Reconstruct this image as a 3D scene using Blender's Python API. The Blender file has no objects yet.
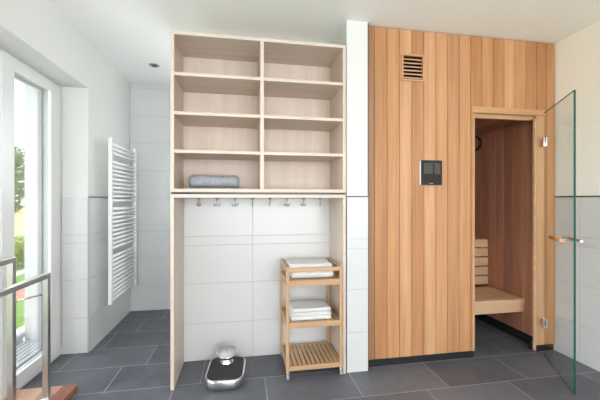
import bpy, bmesh, math, random
from mathutils import Vector, Matrix, noise
random.seed(7)
PI = math.pi
C = bpy.context.scene.collection

# ------------------------------------------------------------------ materials
def new_mat(name):
    m = bpy.data.materials.new(name); m.use_nodes = True
    nt = m.node_tree; b = nt.nodes['Principled BSDF']
    return m, nt, b

def plain(name, col, rough=.5, metal=0., bump=0., bscale=60., var=0., vscale=6., coat=0., stretch=(1, 1, 1)):
    m, nt, b = new_mat(name)
    b.inputs['Roughness'].default_value = rough
    b.inputs['Metallic'].default_value = metal
    b.inputs['Coat Weight'].default_value = coat
    tc = nt.nodes.new('ShaderNodeTexCoord'); mp = nt.nodes.new('ShaderNodeMapping')
    mp.inputs['Scale'].default_value = stretch
    nt.links.new(tc.outputs['Object'], mp.inputs['Vector'])
    n = nt.nodes.new('ShaderNodeTexNoise'); n.inputs['Scale'].default_value = vscale
    n.inputs['Detail'].default_value = 4
    nt.links.new(mp.outputs[0], n.inputs['Vector'])
    mx = nt.nodes.new('ShaderNodeMix'); mx.data_type = 'RGBA'
    mx.inputs[6].default_value = tuple(c*(1-var) for c in col)+(1,)
    mx.inputs[7].default_value = tuple(min(1, c*(1+var)) for c in col)+(1,)
    nt.links.new(n.outputs['Fac'], mx.inputs[0]); nt.links.new(mx.outputs[2], b.inputs['Base Color'])
    if bump:
        n2 = nt.nodes.new('ShaderNodeTexNoise'); n2.inputs['Scale'].default_value = bscale
        nt.links.new(mp.outputs[0], n2.inputs['Vector'])
        bp = nt.nodes.new('ShaderNodeBump'); bp.inputs['Strength'].default_value = bump
        bp.inputs['Distance'].default_value = .01
        nt.links.new(n2.outputs['Fac'], bp.inputs['Height']); nt.links.new(bp.outputs[0], b.inputs['Normal'])
    return m

M_SPEC = {}
def wood(name, dark, light, axis='Z', scale=1., rough=.5, tint=False, fine=.35):
    """long straight grain along an axis; tint multiplies the per-board colour stored in the mesh"""
    m, nt, b = new_mat(name)
    b.inputs['Roughness'].default_value = rough
    tc = nt.nodes.new('ShaderNodeTexCoord'); mp = nt.nodes.new('ShaderNodeMapping')
    s = [14*scale]*3; s['XYZ'.index(axis)] = .55*scale
    mp.inputs['Scale'].default_value = s
    nt.links.new(tc.outputs['Object'], mp.inputs['Vector'])
    vec = mp.outputs[0]
    if tint:
        at = nt.nodes.new('ShaderNodeAttribute'); at.attribute_name = 'board'
        sc = nt.nodes.new('ShaderNodeVectorMath'); sc.operation = 'SCALE'; sc.inputs['Scale'].default_value = 41.
        nt.links.new(at.outputs['Color'], sc.inputs[0])
        ad = nt.nodes.new('ShaderNodeVectorMath'); ad.operation = 'ADD'
        nt.links.new(mp.outputs[0], ad.inputs[0]); nt.links.new(sc.outputs[0], ad.inputs[1]); vec = ad.outputs[0]
    n = nt.nodes.new('ShaderNodeTexNoise'); n.inputs['Scale'].default_value = 1.6; n.inputs['Detail'].default_value = 3
    n.inputs['Distortion'].default_value = .3
    nt.links.new(vec, n.inputs['Vector'])
    n2 = nt.nodes.new('ShaderNodeTexNoise'); n2.inputs['Scale'].default_value = 7; n2.inputs['Detail'].default_value = 2
    nt.links.new(vec, n2.inputs['Vector'])
    mm = nt.nodes.new('ShaderNodeMix'); mm.inputs[0].default_value = fine
    nt.links.new(n.outputs['Fac'], mm.inputs[2]); nt.links.new(n2.outputs['Fac'], mm.inputs[3])
    cr = nt.nodes.new('ShaderNodeValToRGB')
    cr.color_ramp.elements[0].position = .30; cr.color_ramp.elements[0].color = tuple(dark)+(1,)
    cr.color_ramp.elements[1].position = .72; cr.color_ramp.elements[1].color = tuple(light)+(1,)
    nt.links.new(mm.outputs[0], cr.inputs[0])
    out = cr.outputs[0]
    if tint:
        mx = nt.nodes.new('ShaderNodeMix'); mx.data_type = 'RGBA'; mx.blend_type = 'MULTIPLY'; mx.inputs[0].default_value = 1
        nt.links.new(out, mx.inputs[6]); nt.links.new(at.outputs['Color'], mx.inputs[7]); out = mx.outputs[2]
    nt.links.new(out, b.inputs['Base Color'])
    bp = nt.nodes.new('ShaderNodeBump'); bp.inputs['Strength'].default_value = .12; bp.inputs['Distance'].default_value = .004
    nt.links.new(mm.outputs[0], bp.inputs['Height']); nt.links.new(bp.outputs[0], b.inputs['Normal'])
    return m

def glass_mat(name, tint, refl=.6):
    m = bpy.data.materials.new(name); m.use_nodes = True; nt = m.node_tree
    nt.nodes.clear()
    o = nt.nodes.new('ShaderNodeOutputMaterial'); t = nt.nodes.new('ShaderNodeBsdfTransparent')
    t.inputs[0].default_value = tuple(tint)+(1,)
    g = nt.nodes.new('ShaderNodeBsdfGlossy'); g.inputs['Roughness'].default_value = .02
    lw = nt.nodes.new('ShaderNodeFresnel'); lw.inputs['IOR'].default_value = 1.35
    ml = nt.nodes.new('ShaderNodeMath'); ml.operation = 'MULTIPLY'; ml.inputs[1].default_value = refl
    nt.links.new(lw.outputs[0], ml.inputs[0])
    mx = nt.nodes.new('ShaderNodeMixShader')
    nt.links.new(ml.outputs[0], mx.inputs[0]); nt.links.new(t.outputs[0], mx.inputs[1]); nt.links.new(g.outputs[0], mx.inputs[2])
    nt.links.new(mx.outputs[0], o.inputs[0])
    return m

def floor_mat():
    m, nt, b = new_mat('anthracite_floor_tile')
    N = nt.nodes.new; L = nt.links.new
    tc = N('ShaderNodeTexCoord'); sp = N('ShaderNodeSeparateXYZ'); L(tc.outputs['Object'], sp.inputs[0])
    def M(op, a, bb=None, c=None):
        n = N('ShaderNodeMath'); n.operation = op
        for i, v in enumerate((a, bb, c)):
            if v is None: continue
            if isinstance(v, (int, float)): n.inputs[i].default_value = v
            else: L(v, n.inputs[i])
        return n.outputs[0]
    PX, PY = .565, .3147
    yy = M('DIVIDE', M('SUBTRACT', sp.outputs[1], 1.855), PY)
    row = M('FLOOR', yy); fy = M('FRACT', yy)
    xx = M('DIVIDE', M('SUBTRACT', M('SUBTRACT', sp.outputs[0], .143), M('MULTIPLY', row, .155)), PX)
    col = M('FLOOR', xx); fx = M('FRACT', xx)
    dy = M('MULTIPLY', M('MINIMUM', fy, M('SUBTRACT', 1., fy)), PY)
    dx = M('MULTIPLY', M('MINIMUM', fx, M('SUBTRACT', 1., fx)), PX)
    d = M('MINIMUM', dx, dy)
    g = N('ShaderNodeMapRange'); g.interpolation_type = 'SMOOTHSTEP'
    g.inputs['From Min'].default_value = .0015; g.inputs['From Max'].default_value = .0035
    L(d, g.inputs['Value'])
    wn = N('ShaderNodeTexWhiteNoise'); wn.noise_dimensions = '2D'
    cx = N('ShaderNodeCombineXYZ'); L(col, cx.inputs[0]); L(row, cx.inputs[1]); L(cx.outputs[0], wn.inputs['Vector'])
    n = N('ShaderNodeTexNoise'); n.inputs['Scale'].default_value = 5.5; n.inputs['Detail'].default_value = 6
    n.inputs['Distortion'].default_value = .8
    L(tc.outputs['Object'], n.inputs['Vector'])
    f = M('ADD', M('MULTIPLY', n.outputs['Fac'], .75), M('MULTIPLY', wn.outputs['Value'], .25))
    cr = N('ShaderNodeValToRGB')
    cr.color_ramp.elements[0].position = .3; cr.color_ramp.elements[0].color = FLOOR_D+(1,)
    cr.color_ramp.elements[1].position = .72; cr.color_ramp.elements[1].color = FLOOR_L+(1,)
    L(f, cr.inputs[0])
    mx = N('ShaderNodeMix'); mx.data_type = 'RGBA'; mx.inputs[6].default_value = (.32, .32, .33, 1)
    L(g.outputs[0], mx.inputs[0]); L(cr.outputs[0], mx.inputs[7]); L(mx.outputs[2], b.inputs['Base Color'])
    rr = M('ADD', M('MULTIPLY', n.outputs['Fac'], .2), .34); L(rr, b.inputs['Roughness'])
    hh = M('ADD', g.outputs[0], M('MULTIPLY', n.outputs['Fac'], .35))
    bp = N('ShaderNodeBump'); bp.inputs['Strength'].default_value = .35; bp.inputs['Distance'].default_value = .003
    L(hh, bp.inputs['Height']); L(bp.outputs[0], b.inputs['Normal'])
    return m

FLOOR_D = (.074, .079, .095); FLOOR_L = (.142, .149, .175)
M = {}
M['floor'] = floor_mat()
M['paint'] = plain('white_wall_paint', (.70, .705, .69), .85, bump=.08, bscale=220)
M['paint_cream'] = plain('cream_wall_paint', (.86, .845, .79), .85, bump=.08, bscale=220)
M['ceil'] = plain('ceiling_paint', (.90, .90, .885), .9, bump=.05, bscale=220)
M['tile'] = plain('white_wall_tile', (.63, .64, .65), .26, bump=.06, bscale=9, var=.015)
M['grout'] = plain('wall_grout', (.40, .40, .40), .9)
M['trim'] = plain('tile_edge_profile', (.055, .055, .06), .5)
M['white_frame'] = plain('white_window_plastic', (.74, .75, .755), .3)
M['alu'] = plain('grey_shutter_rail', (.36, .38, .41), .45)
M['sill'] = plain('outer_sill_metal', (.76, .78, .80), .5)
M['render'] = plain('outer_wall_render', (.85, .85, .84), .9, bump=.3, bscale=150)
M['steel'] = plain('brushed_steel', (.50, .49, .48), .28, metal=1., var=.06, vscale=3)
M['chrome'] = plain('chrome', (.80, .81, .82), .08, metal=1.)
M['gunmetal'] = plain('dull_nickel', (.42, .41, .40), .3, metal=1.)
M['black'] = plain('black_plastic', (.012, .012, .014), .3)
M['plinth'] = plain('black_plinth', (.014, .014, .016), .5)
M['rubber'] = plain('black_rubber_mat', (.018, .019, .021), .55, bump=.3, bscale=400)
M['rad'] = plain('white_radiator_enamel', (.86, .87, .87), .25)
M['birch'] = wood('pale_birch_board', (.57, .475, .405), (.69, .585, .51), 'Z', .8, .45)
M['birch_x'] = wood('pale_birch_shelf', (.57, .475, .405), (.69, .585, .51), 'X', .8, .45)
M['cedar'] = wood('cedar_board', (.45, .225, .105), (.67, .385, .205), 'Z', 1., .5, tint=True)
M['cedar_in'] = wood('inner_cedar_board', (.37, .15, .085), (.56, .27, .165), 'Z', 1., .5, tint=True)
M['cedar_x'] = wood('cedar_trim_wood', (.48, .25, .125), (.63, .37, .20), 'X', 1., .5)
M['cedar_z'] = wood('cedar_jamb_wood', (.46, .24, .12), (.61, .36, .195), 'Z', 1., .5)
M['bench'] = wood('aspen_bench_wood', (.56, .34, .20), (.72, .48, .30), 'X', 1., .5)
M['bamboo_x'] = wood('bamboo_rail', (.42, .255, .135), (.57, .37, .21), 'X', 1.2, .45)
M['bamboo_y'] = wood('bamboo_slat', (.42, .255, .135), (.57, .37, .21), 'Y', 1.2, .45)
M['bamboo_z'] = wood('bamboo_post', (.42, .255, .135), (.57, .37, .21), 'Z', 1.2, .45)
M['oak'] = wood('reddish_base_plank', (.50, .28, .19), (.70, .45, .33), 'Y', 1., .4, tint=True)
M['grip'] = wood('orange_grip_wood', (.55, .22, .07), (.66, .30, .11), 'X', 1., .4)
M['terry_white'] = plain('white_terry', (.86, .86, .87), .95, bump=.9, bscale=300)
M['terry_grey'] = plain('grey_terry', (.37, .39, .43), .95, bump=1., bscale=170, var=.42, vscale=95)
M['glass'] = glass_mat('window_glass', (.97, .98, .98))
M['door_glass'] = glass_mat('door_glass', (.955, .97, .962), .16)
M['glass_edge'] = plain('green_glass_edge', (.012, .085, .065), .45)
M['glass_edge'].node_tree.nodes['Principled BSDF'].inputs['Specular IOR Level'].default_value = .1
M['screen'] = plain('panel_display', (.05, .055, .05), .12)
M['screen_dark'] = plain('panel_black_glass', (.008, .008, .009), .08)
M['mark'] = plain('pale_print', (.5, .5, .5), .5)
M['dial'] = plain('dial_face', (.52, .53, .55), .35)
M['lawn'] = plain('lawn_grass', (.16, .26, .045), .95, var=.35, vscale=2)
M['field'] = plain('ripe_field', (.62, .45, .22), .95, var=.15, vscale=.2)
M['path'] = plain('pale_path', (.6, .58, .55), .95)
M['terra'] = plain('terracotta_paving', (.45, .20, .12), .9, var=.2)
M['leaf'] = plain('tree_leaf', (.19, .26, .09), .8, var=.4, vscale=1)
M['leaf_y'] = plain('hedge_leaf', (.27, .33, .05), .8, var=.4, vscale=2)
M['bark'] = plain('bark', (.12, .09, .06), .9)

# ------------------------------------------------------------------ mesh helpers
class B:
    def __init__(s): s.bm = bmesh.new()
    def box(s, x0, x1, y0, y1, z0, z1, mat=None, col=None):
        bm = s.bm
        v = [bm.verts.new(p) for p in ((x0, y0, z0), (x1, y0, z0), (x1, y1, z0), (x0, y1, z0), (x0, y0, z1), (x1, y0, z1), (x1, y1, z1), (x0, y1, z1))]
        if mat is not None:
            for q in v: q.co = mat @ q.co
        fs = [bm.faces.new([v[i] for i in f]) for f in ((0, 3, 2, 1), (4, 5, 6, 7), (0, 1, 5, 4), (1, 2, 6, 5), (2, 3, 7, 6), (3, 0, 4, 7))]
        if col is not None:
            ly = bm.loops.layers.color.get('board') or bm.loops.layers.color.new('board')
            for f in fs:
                for l in f.loops: l[ly] = tuple(col)+(1,)
        return s
    def tube(s, pts, r, seg=12, cap=True, smooth=True):
        bm = s.bm; pts = [Vector(p) for p in pts]; rings = []
        rr = r if isinstance(r, (list, tuple)) else [r]*len(pts)
        prev = None
        for i, p in enumerate(pts):
            t = (pts[min(i+1, len(pts)-1)]-pts[max(i-1, 0)]).normalized()
            if prev is None:
                a = Vector((0, 0, 1)) if abs(t.z) < .9 else Vector((1, 0, 0))
                n = t.cross(a).normalized()
            else:
                n = (prev-t*prev.dot(t)).normalized()
            prev = n; b = t.cross(n)
            rings.append([bm.verts.new(p+(n*math.cos(2*PI*k/seg)+b*math.sin(2*PI*k/seg))*rr[i]) for k in range(seg)])
        for a, b in zip(rings, rings[1:]):
            for k in range(seg):
                f = bm.faces.new((a[k], a[(k+1) % seg], b[(k+1) % seg], b[k])); f.smooth = smooth
        if cap:
            bm.faces.new(rings[0][::-1]); bm.faces.new(rings[-1])
        return s
    def lathe(s, prof, seg=32, mat=None):
        bm = s.bm; rings = []
        for r, z in prof:
            if r < 1e-6: rings.append([bm.verts.new((0, 0, z))])
            else: rings.append([bm.verts.new((r*math.cos(2*PI*k/seg), r*math.sin(2*PI*k/seg), z)) for k in range(seg)])
        if mat is not None:
            for g in rings:
                for v in g: v.co = mat @ v.co
        for a, b in zip(rings, rings[1:]):
            for k in range(seg):
                k2 = (k+1) % seg
                if len(a) == 1 and len(b) == 1: continue
                if len(a) == 1: f = bm.faces.new((a[0], b[k2], b[k]))
                elif len(b) == 1: f = bm.faces.new((a[k], a[k2], b[0]))
                else: f = bm.faces.new((a[k], a[k2], b[k2], b[k]))
                f.smooth = True
        return s
    def prism(s, outline, z0, z1, inset=0.):
        """outline in xy, extruded in z"""
        bm = s.bm
        a = [bm.verts.new((x, y, z0)) for x, y in outline]; b = [bm.verts.new((x, y, z1)) for x, y in outline]
        n = len(a)
        for i in range(n): bm.faces.new((a[i], a[(i+1) % n], b[(i+1) % n], b[i]))
        bm.faces.new(a[::-1]); bm.faces.new(b)
        return s

def link(name, bm, mat, parent=None, bevel=0., seg=2, loc=None, recalc=True):
    if isinstance(bm, B): bm = bm.bm
    if recalc: bmesh.ops.recalc_face_normals(bm, faces=bm.faces)
    me = bpy.data.meshes.new(name); bm.to_mesh(me); bm.free()
    for m in (mat if isinstance(mat, (list, tuple)) else [mat]): me.materials.append(m)
    o = bpy.data.objects.new(name, me); C.objects.link(o)
    if loc is not None: o.location = loc
    if parent is not None: o.parent = parent
    if bevel:
        md = o.modifiers.new('edges', 'BEVEL'); md.width = bevel; md.segments = seg; md.limit_method = 'ANGLE'
    return o

def thing(name, label, cat, loc=(0, 0, 0), rz=0., group=None):
    o = bpy.data.objects.new(name, None); C.objects.link(o); o.empty_display_size = .1
    o.location = loc; o.rotation_euler = (0, 0, rz); o['label'] = label; o['category'] = cat
    if group: o['group'] = group
    return o
def tag(o, label, cat, group=None):
    o['label'] = label; o['category'] = cat
    if group: o['group'] = group
    return o
def struct(name, b, mat, bevel=0.):
    o = link(name, b, mat, bevel=bevel); o['kind'] = 'structure'; return o

# ------------------------------------------------------------------ the setting
XL, XR, YB, H = -1.168, 2.40, 3.707, 2.39
YF = -1.9                                    # wall behind the photographer
YS, YT, YH = 2.167, 2.475, 2.76              # sauna front, tiled wall behind the wardrobe, end of window recess
JZ = [0, .27, .56, .84, .905, 1.19]
ZT = 1.19

struct('floor', B().box(XL-.2, XR+.1, YF-.2, YB+.1, -.12, 0), M['floor'])
struct('ceiling', B().box(XL-.45, XR+.1, YF-.2, YB+.1, H, H+.15), M['ceil'])
# left wall with window opening
HZ = 2.03; WY0 = -.9; XO = -1.60
w = B()
w.box(XO, XL, YH, YB+.1, 0, H)
w.box(XO, XL, YF-.2, WY0, 0, H)
w.box(XO, XL, WY0, YH, HZ, H)
wl = struct('wall_left', w, M['paint'])
struct('wall_back', B().box(XL, -.35, YB, YB+.1, 0, H).box(.65, .854, YB, YB+.1, 0, H).box(-.35, .65, YB, YB+.1, 0, 1.15).box(-.35, .65, YB, YB+.1, 2.15, H), M['paint'])
struct('wall_right', B().box(XR, XR+.1, YF-.2, YB+.1, 0, H), M['paint_cream'])
# wall behind the photographer, with an opening for the added window
w = B()
w.box(XL, -.9, YF-.2, YF, 0, H); w.box(2.1, XR, YF-.2, YF, 0, H)
w.box(-.9, 2.1, YF-.2, YF, 2.28, H); w.box(-.9, 2.1, YF-.2, YF, 0, .5)
struct('wall_front', w, M['paint'])
# partition behind the shelves with the pillar beside the sauna
w = B()
w.box(-.433, .695, YT+.008, YT+.12, 0, H)
wp = struct('wall_partition', w, M['paint'])
pil = struct('wall_pillar', B().box(.695, .845, 2.135, YT+.12, 0, H), M['paint'])
struct('wall_inner', B().box(.695, .854, YT+.121, YB, 0, H), M['paint'])

def tiles(name, parent, x0, x1, y0, y1, face, zs, width, off=0., thick=.008, gap=.0024):
    """a field of tiles on a wall; face is the axis the tiles look along: 'x' plane (runs in y) or 'y' plane (runs in x)"""
    b = B(); g = B()
    a0, a1 = (y0, y1) if face[1] == 'x' else (x0, x1)
    cuts = [a0]; k = a0+(off if off else width)
    while k < a1-.02: cuts.append(k); k += width
    cuts.append(a1)
    for z0, z1 in zip(zs, zs[1:]):
        for c0, c1 in zip(cuts, cuts[1:]):
            h0 = gap/2 if c0 != a0 else 0; h1 = gap/2 if c1 != a1 else 0
            if face[1] == 'x': b.box(x0, x1, c0+h0, c1-h1, z0+gap/2, z1-gap/2)
            else: b.box(c0+h0, c1-h1, y0, y1, z0+gap/2, z1-gap/2)
    e = thick*.35
    if face == '+x': g.box(x0, x1-e, y0, y1, zs[0], zs[-1])
    if face == '-x': g.box(x0+e, x1, y0, y1, zs[0], zs[-1])
    if face == '-y': g.box(x0, x1, y0+e, y1, zs[0], zs[-1])
    if face == '+y': g.box(x0, x1, y0, y1-e, zs[0], zs[-1])
    t = link(name, b, M['tile'], None, bevel=.0008, seg=1); t['kind'] = 'structure'
    gr = link('grout', g, M['grout'], t)
    return t

n = 0
def trim(b, mat=None):
    global n; n += 1
    return struct('trim_%d' % n, b, mat or M['trim'])

FULL = [0, .27, .56, .84, .905, 1.19, 1.48, 1.77, 2.06, 2.35, H]
tiles('wall_back_tiling', None, XL+.008, -.352, YB-.008, YB, '-y', FULL, 1.2, .9)
tiles('wall_left_tiling', None, XL, XL+.008, YH+.0, YB-.008, '+x', JZ, .6, .45)
tiles('wall_recess_tiling', None, -1.345, XL, YH-.008, YH, '-y', JZ, .6)
trim(B().box(XL, XL+.0095, YH, YB-.008, ZT, ZT+.007))
trim(B().box(XL-.001, XL+.0095, YH-.0095, YH-.0005, 0, ZT), M['alu'])                     # metal corner profile
trim(B().box(-1.345, XL-.001, YH-.0095, YH, ZT, ZT+.007), M['white_frame'])
tiles('wall_partition_tiling', None, -.433, .695, YT, YT+.008, '-y', JZ, .6, .507)
tiles('wall_pillar_tiling', None, .695, .845, 2.127, 2.135, '-y', JZ, .6)
trim(B().box(.695, .845, 2.1255, 2.135, ZT, ZT+.007))
trim(B().box(.8452, .8545, 2.14, 2.20, 0, H))
tiles('wall_right_tiling', None, XR-.008, XR, YF, 2.166, '-x', JZ, .6, .28)
trim(B().box(XR-.0095, XR, YF, 2.166, ZT, ZT+.010))

# ------------------------------------------------------------------ window_1 : tall window in the left recess
FX0, FX1 = -1.43, -1.352
win = B()
win.box(FX0, FX1, YH-.055, YH-.0095, 0, HZ)                       # jamb
win.box(FX0, FX1, WY0, WY0+.06, 0, HZ)
win.box(FX0, FX1, WY0+.06, YH-.055, HZ-.05, HZ)                   # head
win.box(FX0, FX1, WY0+.06, YH-.055, 0, .045)                      # threshold
win.box(FX0, FX1, 2.073, 2.108, .045, HZ-.05)                      # mullion
window = struct('window_1', win, M['white_frame'], .004)
def sash(y0, y1, st):
    x0, x1 = FX0+.012, FX1+.014
    zb, zt = .115, 1.945
    def ringbox(b, xa, xb, d=0.):
        b.box(xa, xb, y0, y0+st+d, .03, HZ-.03); b.box(xa, xb, y1-st-d, y1, .03, HZ-.03)
        b.box(xa, xb, y0+st+d, y1-st-d, zt-d, HZ-.03); b.box(xa, xb, y0+st+d, y1-st-d, .03, zb+d)
        return b
    s_ = link('window_sash', ringbox(B(), -1.362, x1), M['white_frame'], window, .003)
    link('outer_cladding', ringbox(ringbox(B(), x0, -1.398), -1.386, -1.3625), M['alu'], s_)
    link('rubber_gasket', ringbox(B(), -1.3975, -1.3865, -.006), M['black'], s_)
    link('pane', B().box(-1.361, -1.357, y0+st-.0, y1-st+.0, zb, zt), M['glass'], s_)
    return s_
sash(2.110, YH-.057, .108)
sash(.62, 2.071, .075)
sash(WY0+.062, .60, .075)
# shutter rails, ribbed outer sill and its upturned end
link('shutter_rail', B().box(-1.505, -1.434, YH-.018, YH-.002, .12, HZ-.002), M['alu'], window, .002)
sb = B()
sb.box(-1.60, -1.434, WY0, YH-.002, .03, .085)
sl = link('outer_sill', sb, M['alu'], window, .002)
for k in range(6):
    x = -1.440-k*.026; link('sill_rib', B().box(x-.018, x, WY0, YH-.004, .0855, .096+.006*k), M['sill'], sl, .002)
link('sill_upstand', B().tube([(-1.625, WY0, .165), (-1.625, YH+.02, .165)], .028, 16).box(-1.645, -1.606, WY0, YH, .02, .15), M['white_frame'], window)
# handles of the sashes
hb = B().box(FX1+.014, FX1+.024, .640, .660, .93, 1.0)
link('window_handle', hb.tube([(FX1+.02, .65, .975), (FX1+.055, .65, .975), (FX1+.06, .65, .965), (FX1+.06, .65, .86)], .008, 10), M['white_frame'], window, .002)

# added unseen window behind the photographer, lets in extra light
w2 = B()
for x in (-.9, .57, 2.04): w2.box(x, x+.06, YF-.12, YF-.05, .5, 2.28)
for a, c in ((-.84, .57), (.63, 2.04)): w2.box(a, c, YF-.12, YF-.05, 2.22, 2.28); w2.box(a, c, YF-.12, YF-.05, .5, .56)
added_win2 = struct('added_window_2', w2, M['white_frame'], .003)
link('pane', B().box(-.85, .58, YF-.09, YF-.086, .55, 2.23), M['glass'], added_win2)
link('pane', B().box(.62, 2.05, YF-.09, YF-.086, .55, 2.23), M['glass'], added_win2)

w3 = B()  # added window hidden behind the partition, brightens the niche
for a, c in ((-.35, -.30), (.60, .65)): w3.box(a, c, YB+.03, YB+.09, 1.15, 2.15)
w3.box(-.30, .60, YB+.03, YB+.09, 1.15, 1.20).box(-.30, .60, YB+.03, YB+.09, 2.10, 2.15)
added_win3 = struct('added_window_3', w3, M['white_frame'], .003)
link('pane', B().box(-.31, .61, YB+.055, YB+.059, 1.19, 2.11), M['glass'], added_win3)

# ------------------------------------------------------------------ sauna cabin
X0, X1 = .855, 2.392
cab = thing('sauna_cabin', 'vertical cedar board sauna cabin with open doorway, vent and glass door', 'sauna', (0, 0, 0))
joints = [.855, .908]+[.908+.094*k for k in range(1, 16)]+[2.392]
tone = [(.80, .76, .72), (.90, .85, .80), (.97, .93, .88), (1.22, 1.25, 1.28), (.90, .84, .80), (1.13, 1.14, 1.14), (.98, .95, .92), (.93, .90, .88),
        (.96, .92, .87), (.90, .84, .77), (.95, .90, .84), (.91, .85, .78), (1.03, 1.01, .97), (.97, .93, .88), (.89, .82, .75), (.86, .79, .71), (.92, .87, .80)]
b = B(); ZP = .055
DX0, DX1, DZ = 1.672, 2.285, 1.856
VX0, VX1, VZ0, VZ1 = 1.122, 1.270, 2.03, 2.195
for i, (a, c) in enumerate(zip(joints, joints[1:])):
    t = tone[i]; g = .0016
    segs = [(ZP, H-.006)]
    if a < DX1-.02 and c > DX0+.02:
        b.box(a+g, c-g, YS, YS+.016, DZ, H-.006, col=t)
        if a < DX0: b.box(a+g, DX0, YS, YS+.016, ZP, DZ, col=t)
        if c > DX1: b.box(DX1, c-g, YS, YS+.016, ZP, DZ, col=t)
    elif c > VX0 and a < VX1:
        b.box(a+g, c-g, YS, YS+.016, ZP, VZ0, col=t); b.box(a+g, c-g, YS, YS+.016, VZ1, H-.006, col=t)
        if a < VX0: b.box(a+g, VX0, YS, YS+.016, VZ0, VZ1, col=t)
        if c > VX1: b.box(VX1, c-g, YS, YS+.016, VZ0, VZ1, col=t)
    else: b.box(a+g, c-g, YS, YS+.016, ZP, H-.006, col=t)
link('front_panelling', b, M['cedar'], cab, .0012, 1)
bk = B()                                                        # dark backing frame seen in the grooves
bk.box(X0, DX0, YS+.017, YS+.075, ZP, VZ0); bk.box(X0, VX0, YS+.017, YS+.075, VZ0, VZ1); bk.box(VX1, DX0, YS+.017, YS+.075, VZ0, VZ1); bk.box(X0, DX0, YS+.017, YS+.075, VZ1, H-.008)
bk.box(DX0, DX1-.001, YS+.0215, YS+.075, DZ+.005, H-.008); bk.box(2.293, X1, YS+.0215, YS+.075, ZP, DZ); bk.box(DX1, X1, YS+.017, YS+.075, DZ, H-.008)
bk.box(VX0, VX1, YS+.06, YS+.075, VZ0, VZ1)
link('wall_core', bk, M['black'], cab)
link('plinth', B().box(X0, DX0+.018, YS+.012, YS+.07, 0, ZP-.001), M['plinth'], cab)
link('plinth', B().box(DX1-.062, X1, YS+.012, YS+.07, 0, ZP-.001), M['plinth'], cab)
# door frame
for a, c, dy in ((DX0, 1.692, .085), (2.220, 2.291, .021)):
    link('door_jamb', B().box(a, c, YS-.004, YS+dy, ZP, DZ), M['cedar_z'], cab, .002)
link('door_head', B().box(1.692, 2.291, YS+.0215, YS+.085, 1.795, 1.83).box(1.660, 2.296, YS-.014, YS+.02, 1.815, DZ+.004), M['cedar_x'], cab, .002)
link('door_stop', B().box(2.211, 2.222, YS+.0005, YS+.020, 0.012, 1.795), M['bench'], cab, .001)
link('door_stop', B().box(1.692, 2.2, YS+.022, YS+.05, 1.787, 1.795), M['bench'], cab, .001)
# inner walls, boards running upwards
ZC = 1.825; YI = 3.40; XI = 2.292
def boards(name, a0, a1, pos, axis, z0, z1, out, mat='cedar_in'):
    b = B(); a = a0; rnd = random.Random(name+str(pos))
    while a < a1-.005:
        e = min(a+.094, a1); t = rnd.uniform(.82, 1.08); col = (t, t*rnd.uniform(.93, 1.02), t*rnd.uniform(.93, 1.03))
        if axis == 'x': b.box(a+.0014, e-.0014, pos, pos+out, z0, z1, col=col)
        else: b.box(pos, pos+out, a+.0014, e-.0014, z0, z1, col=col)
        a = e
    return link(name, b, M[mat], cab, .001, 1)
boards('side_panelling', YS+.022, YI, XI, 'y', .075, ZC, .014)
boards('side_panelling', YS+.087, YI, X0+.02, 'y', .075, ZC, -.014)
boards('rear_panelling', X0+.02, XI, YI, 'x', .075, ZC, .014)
bc = B()
a = X0+.02
bcr = random.Random(3)
while a < XI:
    e = min(a+.094, XI); t = bcr.uniform(.8, 1.1)
    bc.box(a+.001, e-.001, YS+.087, YI, ZC+.001, ZC+.013, col=(t, t*.97, t*.95)); a = e
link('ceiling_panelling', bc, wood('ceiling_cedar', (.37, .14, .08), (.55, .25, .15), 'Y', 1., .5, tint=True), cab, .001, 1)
link('cabin_skirting', B().box(XI-.004, XI+.0, YS+.072, YI-.004, 0, .074).box(X0+.02, X0+.024, YS+.087, YI-.004, 0, .074).box(X0+.024, XI-.004, YI-.004, YI, 0, .074), M['plinth'], cab)
link('outer_shell', B().box(XI+.015, XI+.05, YS+.076, YI+.06, 0, ZC+.05).box(X0-.0, X0+.005, YS+.076, YI+.06, 0, ZC+.05).box(X0+.006, XI+.014, YI+.015, YI+.06, 0, ZC+.05).box(X0+.006, XI+.014, YS+.088, YI+.014, ZC+.014, ZC+.05), M['cedar_x'], cab)
# vent grille
vg = B(); t = .014
VO = YS-.010
vg.box(VX0-t, VX1+t, VO, YS+.01, VZ1, VZ1+t).box(VX0-t, VX1+t, VO, YS+.01, VZ0-t, VZ0).box(VX0-t, VX0, VO, YS+.01, VZ0, VZ1).box(VX1, VX1+t, VO, YS+.01, VZ0, VZ1)
vent = link('vent_grille', vg, M['cedar_x'], cab, .0015)
for k in range(6):
    z = VZ0+.016+k*.0262
    m = Matrix.Translation((0, YS+.010, z)) @ Matrix.Rotation(math.radians(24), 4, 'X')
    link('slat', B().box(VX0+.001, VX1-.001, -.012, .012, -.0045, .0045, mat=m), M['cedar_x'], vent)

# glass door, hinged on the right jamb and swung open
hx, hy = 2.262, 2.14; ang = math.atan2(1.654-2.14, 1.965-2.262); DL = .57
gd = bpy.data.objects.new('glass_door', None); C.objects.link(gd); gd.parent = cab
gd.location = (hx, hy, 0); gd.rotation_euler = (0, 0, ang)
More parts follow.
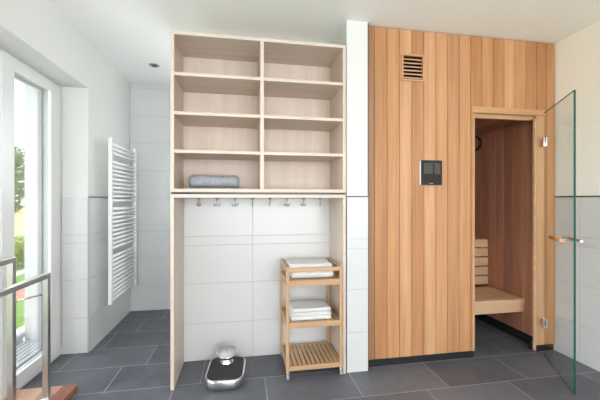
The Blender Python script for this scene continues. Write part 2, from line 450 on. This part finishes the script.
# local x along the door from the hinge, local y: + is the outer face (towards the right wall)
link('glass_pane', B().box(.004, DL-.0025, -.005, .005, .006, 1.83), M['door_glass'], gd)
link('polished_edge', B().box(DL-.0025, DL, -.0052, .0052, .006, 1.83), M['glass_edge'], gd)
link('polished_edge', B().box(.004, DL, -.004, .004, 1.83, 1.8315), M['glass_edge'], gd)
link('door_seal', B().box(.004, DL, -.002, .002, .001, .0055), M['black'], gd)
for z in (.235, 1.61):
    h_ = B().box(-.002, .036, -.011, -.0055, z-.034, z+.034).box(-.002, .036, .0055, .011, z-.034, z+.034)
    h_.tube([(-.008, .0, z-.034), (-.008, .0, z+.034)], .008, 12)
    link('hinge', h_, M['chrome'], gd, .001)
grip = B()
hz = .918
grip.tube([(.31, -.047, hz), (.515, -.047, hz)], .0125, 14)
link('wooden_grip', grip, M['grip'], gd)['label'] = 'orange brown wooden inner grip'
bar = B().tube([(.27, .050, hz), (.52, .050, hz)], .008, 14)
for u in (.35, .48): bar.tube([(u, .050, hz), (u, .0055, hz)], .006, 10)
link('door_handle', bar, M['gunmetal'], gd)['label'] = 'chrome outer bar handle'
for u in (.35, .48): link('handle_stud', B().tube([(u, -.0055, hz), (u, -.037, hz)], .006, 10), M['chrome'], gd)

# benches
def slat_bench(name, label, x0, x1, y0, y1, z, th, front):
    e = thing(name, label, 'bench', (0, 0, 0))
    b = B(); nn = max(2, round((y1-y0-.03)/.09)); wv = (y1-y0-.03)/nn
    for k in range(nn): b.box(x0, x1, y0+.03+k*wv+.004, y0+.03+(k+1)*wv-.001, z-.028, z)
    link('seat_slats', b, M['bench'], e, .003)
    link('front_rail', B().box(x0, x1, y0, y0+.03, z-front, z), M['bench'], e, .004)
    for xa in (x1-.05, x0+.05): link('bearer', B().box(xa, xa+.038, y0+.031, y1, z-.10, z-.029), M['bench'], e, .002)
    return e
BX1 = XI-.006
lo = slat_bench('sauna_bench', 'low pale wooden sauna bench with thick front rail just inside the doorway', X0+.035, BX1, 2.335, 2.735, .357, .1, .105)
link('leg', B().box(1.15, 1.19, 2.37, 2.41, 0, .256), M['bench'], lo)
link('leg', B().box(X0+.09, X0+.13, 2.37, 2.41, 0, .256), M['bench'], lo)
up = slat_bench('sauna_bench', 'upper sauna bench with five horizontal skirting slats behind the low bench', X0+.035, BX1, 2.745, 3.38, .800, .1, .075)
for k in range(4):
    z1 = .800-.083-k*.0875
    link('skirt_slat', B().box(X0+.035, BX1, 2.745, 2.765, z1-.078, z1), M['bench'], up, .002)
link('leg', B().box(1.30, 1.34, 2.766, 2.80, 0, .699), M['bench'], up); link('leg', B().box(X0+.06, X0+.10, 2.766, 2.80, 0, .699), M['bench'], up)

# thermometer on the inner side wall
th = thing('thermometer', 'round dark rimmed thermometer high on the sauna inner side wall', 'thermometer', (XI-.001, 2.90, 1.728))
mt = Matrix.Rotation(-PI/2, 4, 'Y')
link('case', B().lathe([(0, 0), (.07, 0), (.074, .006), (.074, .026), (.068, .032), (.062, .030), (.060, .024), (0, .024)], 36, mt), M['black'], th)
link('dial', B().lathe([(0, .0245), (.059, .0245), (.059, .026), (0, .026)], 32, mt), wood('dial_wood', (.30, .13, .07), (.42, .20, .11), 'Z', 2), th)
link('needle', B().box(-.0285, -.0268, -.0015, .0015, -.01, .042), M['mark'], th)

# control panel
cp = thing('control_panel', 'square black touch control panel with silver left edge on the cedar wall', 'control panel', (0, 0, 0))
cx0, cx1, cz0, cz1 = 1.243, 1.408, 1.278, 1.452
link('housing', B().box(cx0, cx1, YS-.022, YS-.0005, cz0, cz1), plain('silver_housing', (.75, .75, .76), .35, metal=.2), cp, .002)
link('front_glass', B().box(cx0+.004, cx1+.001, YS-.028, YS-.0225, cz0-.001, cz1+.001), M['screen_dark'], cp, .001)
link('display', B().box(cx0+.022, cx0+.094, YS-.0292, YS-.0281, cz0+.078, cz1-.018), M['screen'], cp)['label'] = 'large left display field'
link('display', B().box(cx0+.104, cx1-.014, YS-.0292, YS-.0281, cz0+.078, cz1-.018), M['screen'], cp)['label'] = 'narrow right display field'
mk = B()
for k in range(6): mk.box(cx0+.066+k*.0052, cx0+.0698+k*.0052, YS-.0289, YS-.0281, cz0+.008, cz0+.0125)
link('printed_mark', mk, M['mark'], cp)

# ------------------------------------------------------------------ shelf units
SX0, SX1, SY = -.437, .685, 2.120
up = thing('wall_shelf_unit', 'pale birch open shelf unit with two columns of compartments above the coat rail', 'shelf unit', (0, 0, 0))
zt, zb, t = 2.213, 1.2195, .021
YQ = 2.452
link('side_panel', B().box(SX0, SX0+t, SY, YQ, zb, zt-t), M['birch'], up, .001)
link('side_panel', B().box(SX1-t, SX1, SY, YQ, zb, zt-t), M['birch'], up, .001)
link('top_panel', B().box(SX0, SX1, SY, YQ, zt-t, zt), M['birch_x'], up, .001)
link('bottom_panel', B().box(SX0+t, SX1-t, SY, YQ, zb, zb+t), M['birch_x'], up, .001)
link('divider', B().box(.112, .136, SY+.001, YQ, zb+t, zt-t), M['birch'], up, .001)
link('back_panel', B().box(SX0, SX1, YQ, YQ+.008, zb, zt), M['birch'], up)
for z in (1.472, 1.709, 1.951):
    link('shelf', B().box(SX0+t, .112, SY+.003, YQ, z-.01, z+.01), M['birch_x'], up, .001)
    link('shelf', B().box(.136, SX1-t, SY+.003, YQ, z-.01, z+.01), M['birch_x'], up, .001)
lw = thing('wardrobe_frame', 'pale birch open coat niche standing on floor below the shelf unit', 'wardrobe', (0, 0, 0))
link('side_panel', B().box(SX0, SX0+t, SY, YT-.003, 0, 1.184), M['birch'], lw, .001)
link('side_panel', B().box(SX1-t, SX1, SY, YT-.003, 0, 1.184), M['birch'], lw, .001)
link('top_panel', B().box(SX0, SX1, SY, YT-.003, 1.184, 1.2055), M['birch_x'], lw, .001)
link('joint_strip', B().box(SX0+.004, SX1-.004, SY+.006, YT-.003, 1.2058, 1.2192), M['black'], lw)
def hook(x, rz):
    b = B()
    b.lathe([(0, 1.1895), (.014, 1.1895), (.014, 1.185), (.006, 1.182), (.004, 1.176), (0, 1.176)], 16)
    b.tube([(0, 0, 1.18), (0, 0, 1.158)], .0035, 8)
    for s in (-1, 1):
        pts = [(0, 0, 1.160)]+[(s*(.011-.011*math.cos(a)), 0, 1.152-.019*math.sin(a)) for a in [PI*k/8 for k in range(0, 8)]]
        b.tube(pts, .003, 8)
        p = pts[-1]; b.lathe([(0, -.006), (.0045, -.004), (.006, 0), (.0045, .004), (0, .006)], 10, Matrix.Translation(p))
    return link('coat_hook', b, M['gunmetal'], lw, loc=(x, 2.36, -.0057)), rz
for k in range(8):
    o, rz = hook(-.300+k*.1235, 0); o.rotation_euler.z = [1.1, .2, .4, 1.5, 1.45, .5, .3, 1.3][k]

# ------------------------------------------------------------------ towels
def folded(name, w_, d, h, mat, folds=2, amp=.003, seed=0, nx=22):
    """stack of U-folded layers: fold to the front (-y), open edges at the back, centred on x, standing on z=0"""
    bm = bmesh.new(); H1 = h/folds; rnd = random.Random(seed)
    for f in range(folds):
        z0 = f*H1+.0004; z1 = (f+1)*H1-.0004; hh = (z1-z0); zc = (z0+z1)/2; r = hh/2
        prof = []
        yf = -d/2+rnd.uniform(0, .006); yb = d/2-rnd.uniform(0, .01)
        for k in range(9):
            a = PI/2+PI*k/8; prof.append((yf+r+r*math.cos(a)*1., zc+r*math.sin(a)))
        for k in range(1, 8): prof.append((yf+r+(yb-yf-r)*k/8., z0))
        prof += [(yb, z0), (yb+.002, z0+hh*.2), (yb, z0+hh*.44), (yb-.02, zc), (yb-.004, z0+hh*.56), (yb+.001, z0+hh*.8), (yb-.003, z1)]
        for k in range(7, 0, -1): prof.append((yf+r+(yb-yf-r)*k/8., z1))
        rings = []; off = rnd.uniform(-.004, .004)
        for i in range(nx+1):
            s = i/nx; x = (s-.5)*w_+off; e = min(s, 1-s)*nx
            sh = 1-.16*max(0, 1-e)**2
            ring = []
            for y, z in prof:
                q = Vector((x, y*(1-.01*max(0, 1-e)), zc+(z-zc)*sh))
                nz = noise.noise(Vector((x*18, y*18, f*3.1+seed)))*amp
                q.z = max(z0*.999, q.z+nz*(.6 if z > zc else .15)); q.y += noise.noise(Vector((x*14, z*20, seed+9.)))*amp
                ring.append(bm.verts.new(q))
            rings.append(ring)
        m = len(prof)
        for a, b_ in zip(rings, rings[1:]):
            for k in range(m):
                fc = bm.faces.new((a[k], a[(k+1) % m], b_[(k+1) % m], b_[k])); fc.smooth = True
        for r_, flip in ((rings[0], 1), (rings[-1], 0)):
            c = bm.verts.new(sum((v.co for v in r_), Vector())/m)
            for k in range(m):
                fc = bm.faces.new((r_[k], r_[(k+1) % m], c))
    return link(name, bm, mat)

def rolled(name, w_, d, h, mat):
    """loosely rolled, flattened towel lying along x"""
    bm = bmesh.new(); turns = 2.4; th_ = .0125; nseg = 130; nx = 46
    out = []; inn = []
    for k in range(nseg+1):
        a = 2*PI*turns*k/nseg; s = 1-(turns*k/nseg)*.27
        ry, rz = d/2*s, h/2*s
        ry = max(ry, .016); rz = max(rz, .009)
        a0 = a-PI*.6
        cy, cz = math.cos(a0), math.sin(a0)
        p = Vector((math.copysign(abs(cy)**.85, cy)*ry, math.copysign(abs(cz)**.85, cz)*rz))
        out.append(p); q = p*(1-th_/max(p.length, .02)*.95); inn.append(q)
    prof = out+inn[::-1]
    rings = []
    for i in range(nx+1):
        s = i/nx; x = (s-.5)*w_; e = min(s, 1-s)
        sc = 1-.38*max(0, 1-e/.085)**2.2
        ring = []
        for p in prof:
            y, z = p.x*sc, p.y*sc
            nn = noise.noise(Vector((x*16, y*16, z*16)))*.010+noise.noise(Vector((x*75, y*75, z*75)))*.009
            z = z*(1+nn*10)+h/2
            ring.append(bm.verts.new((x+noise.noise(Vector((y*40, z*40, 2.+s*2)))*.004*(1 if e < .02 else 0), y*(1+nn*6), max(.0006, z))))
        rings.append(ring)
    m = len(prof); n1 = len(out)
    for a, b_ in zip(rings, rings[1:]):
        for k in range(m):
            f = bm.faces.new((a[k], a[(k+1) % m], b_[(k+1) % m], b_[k])); f.smooth = True
    for r_ in (rings[0], rings[-1]):
        for k in range(n1-1):
            bm.faces.new((r_[k], r_[k+1], r_[m-2-k], r_[m-1-k]))
    return link(name, bm, mat)
g = rolled('bath_towel', .325, .18, .102, M['terry_grey']); g.location = (-.186, 2.265, zb+t+.0005); g.rotation_euler.z = .02
tag(g, 'grey fluffy rolled bath towel in the lower left compartment of the shelf unit', 'towel')

# ------------------------------------------------------------------ trolley
TX0, TX1, TY0, TY1 = .278, .656, 2.102, 2.440
tr = thing('bathroom_trolley', 'three tier bamboo trolley on small castors inside the coat niche', 'trolley', (0, 0, 0))
p = .020
for x in (TX0, TX1-p):
    for y in (TY0, TY1-p):
        link('leg', B().box(x, x+p, y, y+p, .045, .735), M['bamboo_z'], tr, .002)
        cc = B(); xc, yc = x+p/2, y+p/2
        cc.tube([(xc, yc, .0449), (xc, yc, .034)], .006, 10)
        cc.box(xc-.010, xc-.008, yc-.01, yc+.012, .016, .036).box(xc+.008, xc+.010, yc-.01, yc+.012, .016, .036).box(xc-.010, xc+.010, yc-.010, yc+.012, .034, .036)
        cs = link('castor', cc, M['chrome'], tr)
        link('wheel', B().tube([(xc-.007, yc+.004, .0165), (xc+.007, yc+.004, .0165)], .0165, 18), plain('clear_grey_wheel', (.35, .37, .40), .2), cs)
def shelf(z0, z1, nm='slatted_shelf'):
    b = B()
    for ya in (TY0+.002, TY1-.018): link('shelf_rail', B().box(TX0+p, TX1-p, ya, ya+.016, z0, z1), M['bamboo_x'], tr, .002)
    for xa in (TX0+.002, TX1-.018): link('shelf_rail', B().box(xa, xa+.016, TY0+p, TY1-p, z0, z1), M['bamboo_y'], tr, .002)
    s = B(); n_ = 11; w0 = (TX1-TX0-.036)/n_
    for k in range(n_): s.box(TX0+.018+k*w0+.004, TX0+.018+(k+1)*w0-.004, TY0+.0185, TY1-.0185, z1-.011, z1-.001)
    link(nm, s, M['bamboo_y'], tr, .001)
shelf(.058, .087); shelf(.334, .368); shelf(.606, .644)
link('guard_rail', B().box(TX0+p, TX1-p, TY0+.003, TY0+.017, .700, .726), M['bamboo_x'], tr, .002)
link('guard_rail', B().box(TX0+p, TX1-p, TY1-.017, TY1-.003, .700, .726), M['bamboo_x'], tr, .002)
link('guard_rail', B().box(TX0+.003, TX0+.017, TY0+p, TY1-p, .700, .726), M['bamboo_y'], tr, .002)
link('guard_rail', B().box(TX1-.017, TX1-.003, TY0+p, TY1-p, .700, .726), M['bamboo_y'], tr, .002)
G1, G2 = 'folded white towels on the trolley top tier', 'folded white towels on the trolley middle tier'
xc = (TX0+TX1)/2
for (z, h, w_, d, x, y, rz, lab, gp, sd, fo) in (
    (.6445, .048, .285, .235, xc-.004, 2.262, .0, 'white folded towel flat on trolley top tier, behind the guard rail, under another', G1, 1, 1),
    (.6932, .046, .296, .235, xc-.008, 2.268, .01, 'white folded towel topmost on the trolley, rising above the guard rail', G1, 2, 1),
    (.3685, .025, .272, .205, xc-.012, 2.238, .0, 'white folded towel lowest of the stack on trolley middle tier', G2, 3, 1),
    (.3938, .025, .268, .200, xc-.010, 2.240, -.01, 'white folded towel second from bottom on trolley middle tier', G2, 4, 1),
    (.4191, .024, .262, .197, xc-.014, 2.242, .015, 'white folded towel topmost of the stack on trolley middle tier', G2, 5, 1)):
    o = folded('folded_towel', w_, d, h, M['terry_white'], fo, .004, sd); o.location = (x, y, z); o.rotation_euler.z = rz
    tag(o, lab, 'towel', gp)

# ------------------------------------------------------------------ bathroom scale
sc = thing('bathroom_scale', 'chrome bathroom scale with black mat and raised round dial on dark floor', 'scale', (-.106, 2.215, 0), math.radians(-4))
def rr(w_, d, r, bulge=.0, n_=10):
    pts = []
    for cx_, cy_, a0 in ((w_/2-r, d/2-r, 0), (-w_/2+r, d/2-r, PI/2), (-w_/2+r, -d/2+r, PI), (w_/2-r, -d/2+r, 1.5*PI)):
        for k in range(n_+1):
            a = a0+PI/2*k/n_; pts.append((cx_+r*math.cos(a), cy_+r*math.sin(a)))
    return [(x, y-bulge*(1-(2*x/w_)**2) if y < 0 else y) for x, y in pts]
def layered(layers):
    bm = bmesh.new(); rings = []
    for o_, z in layers: rings.append([bm.verts.new((x, y, z)) for x, y in o_])
    m = len(rings[0])
    for a, b_ in zip(rings, rings[1:]):
        for k in range(m):
            f = bm.faces.new((a[k], a[(k+1) % m], b_[(k+1) % m], b_[k])); f.smooth = True
    bm.faces.new(rings[0][::-1]); bm.faces.new(rings[-1]); return bm
bu = .022
W_, D_ = .250, .303
def ring(k, z): return (rr(W_-k, D_-k, .066-k/2, bu), z)
link('body', layered([ring(.022, .006), ring(.006, .014), ring(0, .034), ring(.002, .054), ring(.010, .064), ring(.018, .067), ring(.024, .065)]), M['chrome'], sc)
link('foot_mat', layered([ring(.028, .0655), ring(.028, .069), ring(.034, .0705)]), M['rubber'], sc)
for x in (-.08, .08):
    for y in (-.10, .10): link('foot', B().tube([(x, y, 0), (x, y, .008)], .014, 14), M['black'], sc)
tilt = Matrix.Translation((-.002, .055, .134)) @ Matrix.Rotation(math.radians(12), 4, 'X')
link('pedestal', B().lathe([(.0, .0706), (.046, .0706), (.046, .080), (.040, .087), (.034, .096), (.034, .108), (.04, .116), (0, .118)], 32, Matrix.Translation((-.002, .055, 0))), M['chrome'], sc)
hd = link('dial_head', B().lathe([(0, -.020), (.034, -.018), (.050, -.008), (.069, .006), (.071, .011), (.069, .015), (.063, .014), (.062, .012), (0, .012)], 40, tilt), M['chrome'], sc)
link('dial', B().lathe([(0, .0122), (.0615, .0122), (.0615, .0130), (0, .0131)], 36, tilt), M['dial'], hd)
tk = B()
for k in range(24):
    a = 2*PI*k/24; tk.box(-.0007, .0007, -.0585+.105, .0585, .0131, .0137, mat=tilt @ Matrix.Rotation(a, 4, 'Z'))
tk.box(-.001, .001, -.008, .04, .0132, .0140, mat=tilt @ Matrix.Rotation(.2, 4, 'Z'))
link('scale_mark', tk, M['black'], hd)

# ------------------------------------------------------------------ towel radiator on the left wall
XW = XL+.008
rd = thing('towel_radiator', 'tall white ladder towel radiator on the left wall', 'radiator', (0, 0, 0))
xr_, y0r, y1r, zr0, zr1 = -1.082, 2.955, 3.575, .300, 1.690
for y in (y0r, y1r):
    link('collector', B().box(xr_-.015, xr_+.015, y-.017, y+.017, zr0, zr1), M['rad'], rd, .006, 3)
nb = 0; z = zr0+.03; P_ = .0362
while z < zr1-.02:
    link('rung', B().tube([(xr_+.002, y0r+.014, z), (xr_+.002, y1r-.014, z)], .0115, 10), M['rad'], rd)
    nb += 1; z += P_
    if nb in (11, 21, 31): z += .038
for y in (3.15, 3.42):
    for z in (zr0+.17, 1.10):
        link('wall_bracket', B().tube([(XW-.0005, y, z), (xr_-.006, y, z)], .008, 10), M['rad'], rd)

# ------------------------------------------------------------------ towel stand in the foreground
ts = thing('towel_stand', 'floor towel stand with two square steel hoops on a reddish plank base', 'towel stand', (0, 0, 0))
bx0, bx1, by0, by1 = -1.325, -.995, 1.43, 2.215
cols = [(1.0, .98, .95), (1.15, 1.12, 1.1), (.92, .9, .9), (.72, .58, .56)]
for k in range(4):
    wv = (bx1-bx0)/4; link('base_plank', B().box(bx0+k*wv, bx0+(k+1)*wv-.001, by0, by1, .006, .040, col=cols[k]), M['oak'], ts, .002)
for x in (bx0+.05, bx1-.05):
    for y in (by0+.08, by1-.08): link('foot', B().tube([(x, y, 0), (x, y, .006)], .012, 12), M['black'], ts)
def hoop(x, ya, yb, z):
    s = .029; b = B()
    pth = [(yb, .044), (yb, z), (ya, z), (ya, .044)]
    b.box(x-s/2, x+s/2, yb-s, yb, .044, z).box(x-s/2, x+s/2, ya, ya+s, .044, z).box(x-s/2, x+s/2, ya+s, yb-s, z-s, z)
    h_ = link('hoop', b, M['steel'], ts, .002)
    for y in (ya+s/2, yb-s/2): link('foot_plate', B().box(x-.024, x+.024, y-.024, y+.024, .0402, .0438), M['chrome'], h_, .001)
    return h_
hoop(-1.105, 1.52, 2.112, .752); hoop(-1.212, 1.50, 1.998, .865)
link('cross_rod', B().tube([(-1.198, 1.985, .632), (-1.119, 2.097, .632)], .007, 10), M['chrome'], ts)

# ------------------------------------------------------------------ ceiling spotlight (off)
sp = thing('ceiling_spotlight', 'small dark recessed ceiling spotlight above the tiled niche', 'spotlight', (-.789, 3.15, H))
link('bezel', B().lathe([(.028, -.001), (.028, -.005), (.040, -.006), (.045, -.003), (.045, 0), (.028, -.001)], 32), M['gunmetal'], sp)
link('lens', B().lathe([(0, -.0015), (.0275, -.0015), (.0275, -.0035), (0, -.0045)], 24), M['black'], sp)

# ------------------------------------------------------------------ outside
GZ = -3.0
struct('ground_lawn', B().box(-26, -3, -20, 60, GZ-.2, GZ), M['lawn'])
struct('ground_reflector', B().box(-7.1, -2.6, -14, 30, GZ, GZ+.04), plain('pale_reflector', (.74, .73, .70), .9))  # added pale slab, out of view below the sill, bounces light indoors
struct('ground_field', B().box(-230, -26, -80, 240, GZ-.25, GZ-.05), M['field'])
struct('ground_path', B().box(-12.9, -12.2, -20, 60, GZ, GZ+.02), M['path'])
struct('ground_terrace', B().box(-10.4, -9.2, 8, 34, GZ, GZ+.03), M['terra'])
def leafball(bm, c, r, n_, s, rnd):
    for _ in range(n_):
        v = Vector((rnd.gauss(0, 1), rnd.gauss(0, 1), rnd.gauss(0, 1))).normalized()*r*rnd.uniform(.45, 1.)
        v.z *= .85
        a = Vector((rnd.gauss(0, 1), rnd.gauss(0, 1), rnd.gauss(0, 1))).normalized(); b_ = a.orthogonal().normalized()
        q = c+v; bm.faces.new([bm.verts.new(q+a*s), bm.verts.new(q+b_*s*.6), bm.verts.new(q-a*s), bm.verts.new(q-b_*s*.6)])
def tree_proto(seed, h):
    rnd = random.Random(seed)
    bm = bmesh.new()
    for k in range(20):
        a = rnd.uniform(0, 2*PI); rad = rnd.uniform(0, h*.22); z = rnd.uniform(h*.10, h*.86)
        leafball(bm, Vector((math.cos(a)*rad, math.sin(a)*rad, z)), h*.16*(1.15-.5*abs(z/h-.5)), 170, h*.022, rnd)
    leaf = link('crown', bm, M['leaf'], recalc=False)
    tb = B().tube([(0, 0, -.1), (.1, 0, h*.3), (-.1, .1, h*.6), (0, 0, h*.8)], [h*.03, h*.022, h*.012, h*.004], 8)
    for k in range(5):
        a = k*1.26; tb.tube([(0, 0, h*(.28+.06*k)), (math.cos(a)*h*.17, math.sin(a)*h*.17, h*(.45+.08*k))], [h*.01, h*.003], 6)
    return leaf, link('trunk', tb, M['bark'])
protos = [tree_proto(1, 15.), tree_proto(2, 15.)]
used = set()
for k in range(7):
    pi_ = k % 2; lf, tk_ = protos[pi_]
    t_ = thing('broadleaf_tree', 'broad green leafy tree beyond the ochre field outside the window', 'tree', (-74+random.uniform(-2, 2), 125+(k-3)*20, GZ-.05), random.uniform(0, 6), 'trees beyond the field')
    t_.scale = (1.5,)*3 if k % 3 else (1.56,)*3
    for o in (lf, tk_):
        if pi_ in used: c = o.copy(); C.objects.link(c)
        else: c = o
        c.parent = t_
    used.add(pi_)
rnd = random.Random(5)
bm = bmesh.new()
for k in range(60): leafball(bm, Vector((rnd.uniform(-.5, .5), rnd.uniform(-1.1, 1.1), rnd.uniform(.25, 1.5))), .45, 45, .075, rnd)
sh = link('leaves', bm, M['leaf_y'], recalc=False)
stb = B()
for k in range(5): stb.tube([(0, .3*(k-2), -.05), (.1*(k-2), .35*(k-2), 1.3)], [.03, .008], 6)
st = link('stem', stb, M['bark'])
for k in range(7):
    e = thing('garden_shrub', 'yellow green garden shrub along the lawn outside the window', 'shrub', (-13.9+random.uniform(-.2, .2), 13.4+k*3.2, GZ), random.uniform(-.3, .3), 'shrubs along the lawn')
    for o in (sh, st):
        c = o if k == 0 else o.copy()
        if k: C.objects.link(c)
        c.parent = e

# ------------------------------------------------------------------ sky and added fill lights
wd = bpy.data.worlds.new('sky'); bpy.context.scene.world = wd; wd.use_nodes = True
nt = wd.node_tree; bg = nt.nodes['Background']
tc = nt.nodes.new('ShaderNodeTexCoord'); nn = nt.nodes.new('ShaderNodeTexNoise'); nn.inputs['Scale'].default_value = 2.2; nn.inputs['Detail'].default_value = 5
nt.links.new(tc.outputs['Generated'], nn.inputs['Vector'])
cr = nt.nodes.new('ShaderNodeValToRGB')
cr.color_ramp.elements[0].position = .35; cr.color_ramp.elements[0].color = (.80, .90, 1.0, 1)
cr.color_ramp.elements[1].position = .6; cr.color_ramp.elements[1].color = (1, .985, .955, 1)
nt.links.new(nn.outputs['Fac'], cr.inputs[0]); nt.links.new(cr.outputs[0], bg.inputs['Color'])
bg.inputs['Strength'].default_value = 4.6

def portal(name, loc, rot, sx, sy):
    l = bpy.data.lights.new(name, 'AREA'); l.shape = 'RECTANGLE'; l.size = sx; l.size_y = sy
    l.cycles.is_portal = True
    o = bpy.data.objects.new(name, l); C.objects.link(o); o.location = loc; o.rotation_euler = rot
    return o
portal('daylight_opening', (-1.66, (WY0+YH)/2, 1.02), (0, -PI/2, 0), 2.0, YH-WY0)
def fill_light(loc, rot, sx, sy, rad, col=(1, 1, 1)):
    l = bpy.data.lights.new('fill_lamp', 'AREA'); l.shape = 'RECTANGLE'; l.size = sx; l.size_y = sy
    l.energy = PI*sx*sy*rad; l.color = col
    o = bpy.data.objects.new('fill_lamp', l); C.objects.link(o); o.location = loc; o.rotation_euler = rot
fill_light((.6, YF-.25, 1.35), (PI/2+.75, 0, 0), 3.0, 1.78, 5.3, (1, .985, .965))  # added fill from behind the camera, tilted up to lift the ceiling
fill_light((.15, YB+.14, 1.65), (-PI/2, 0, 0), 1.0, 1.0, 3.6, (.95, .98, 1))  # added fill shining into the niche from its hidden side

# ------------------------------------------------------------------ camera and view
cam = bpy.data.cameras.new('camera'); co = bpy.data.objects.new('camera', cam); C.objects.link(co)
co.location = (0, 0, 1.17); co.rotation_euler = (PI/2, 0, -.1734)
cam.sensor_width = 36; cam.lens = 36*327.7/600; cam.clip_start = .02; cam.clip_end = 1000
s = bpy.context.scene; s.camera = co
s.view_settings.view_transform = 'Standard'; s.view_settings.look = 'None'; s.view_settings.gamma = 1
s.view_settings.use_curve_mapping = False; s.view_settings.exposure = 0.2
s.cycles.max_bounces = 12; s.cycles.diffuse_bounces = 8; s.cycles.transparent_max_bounces = 16
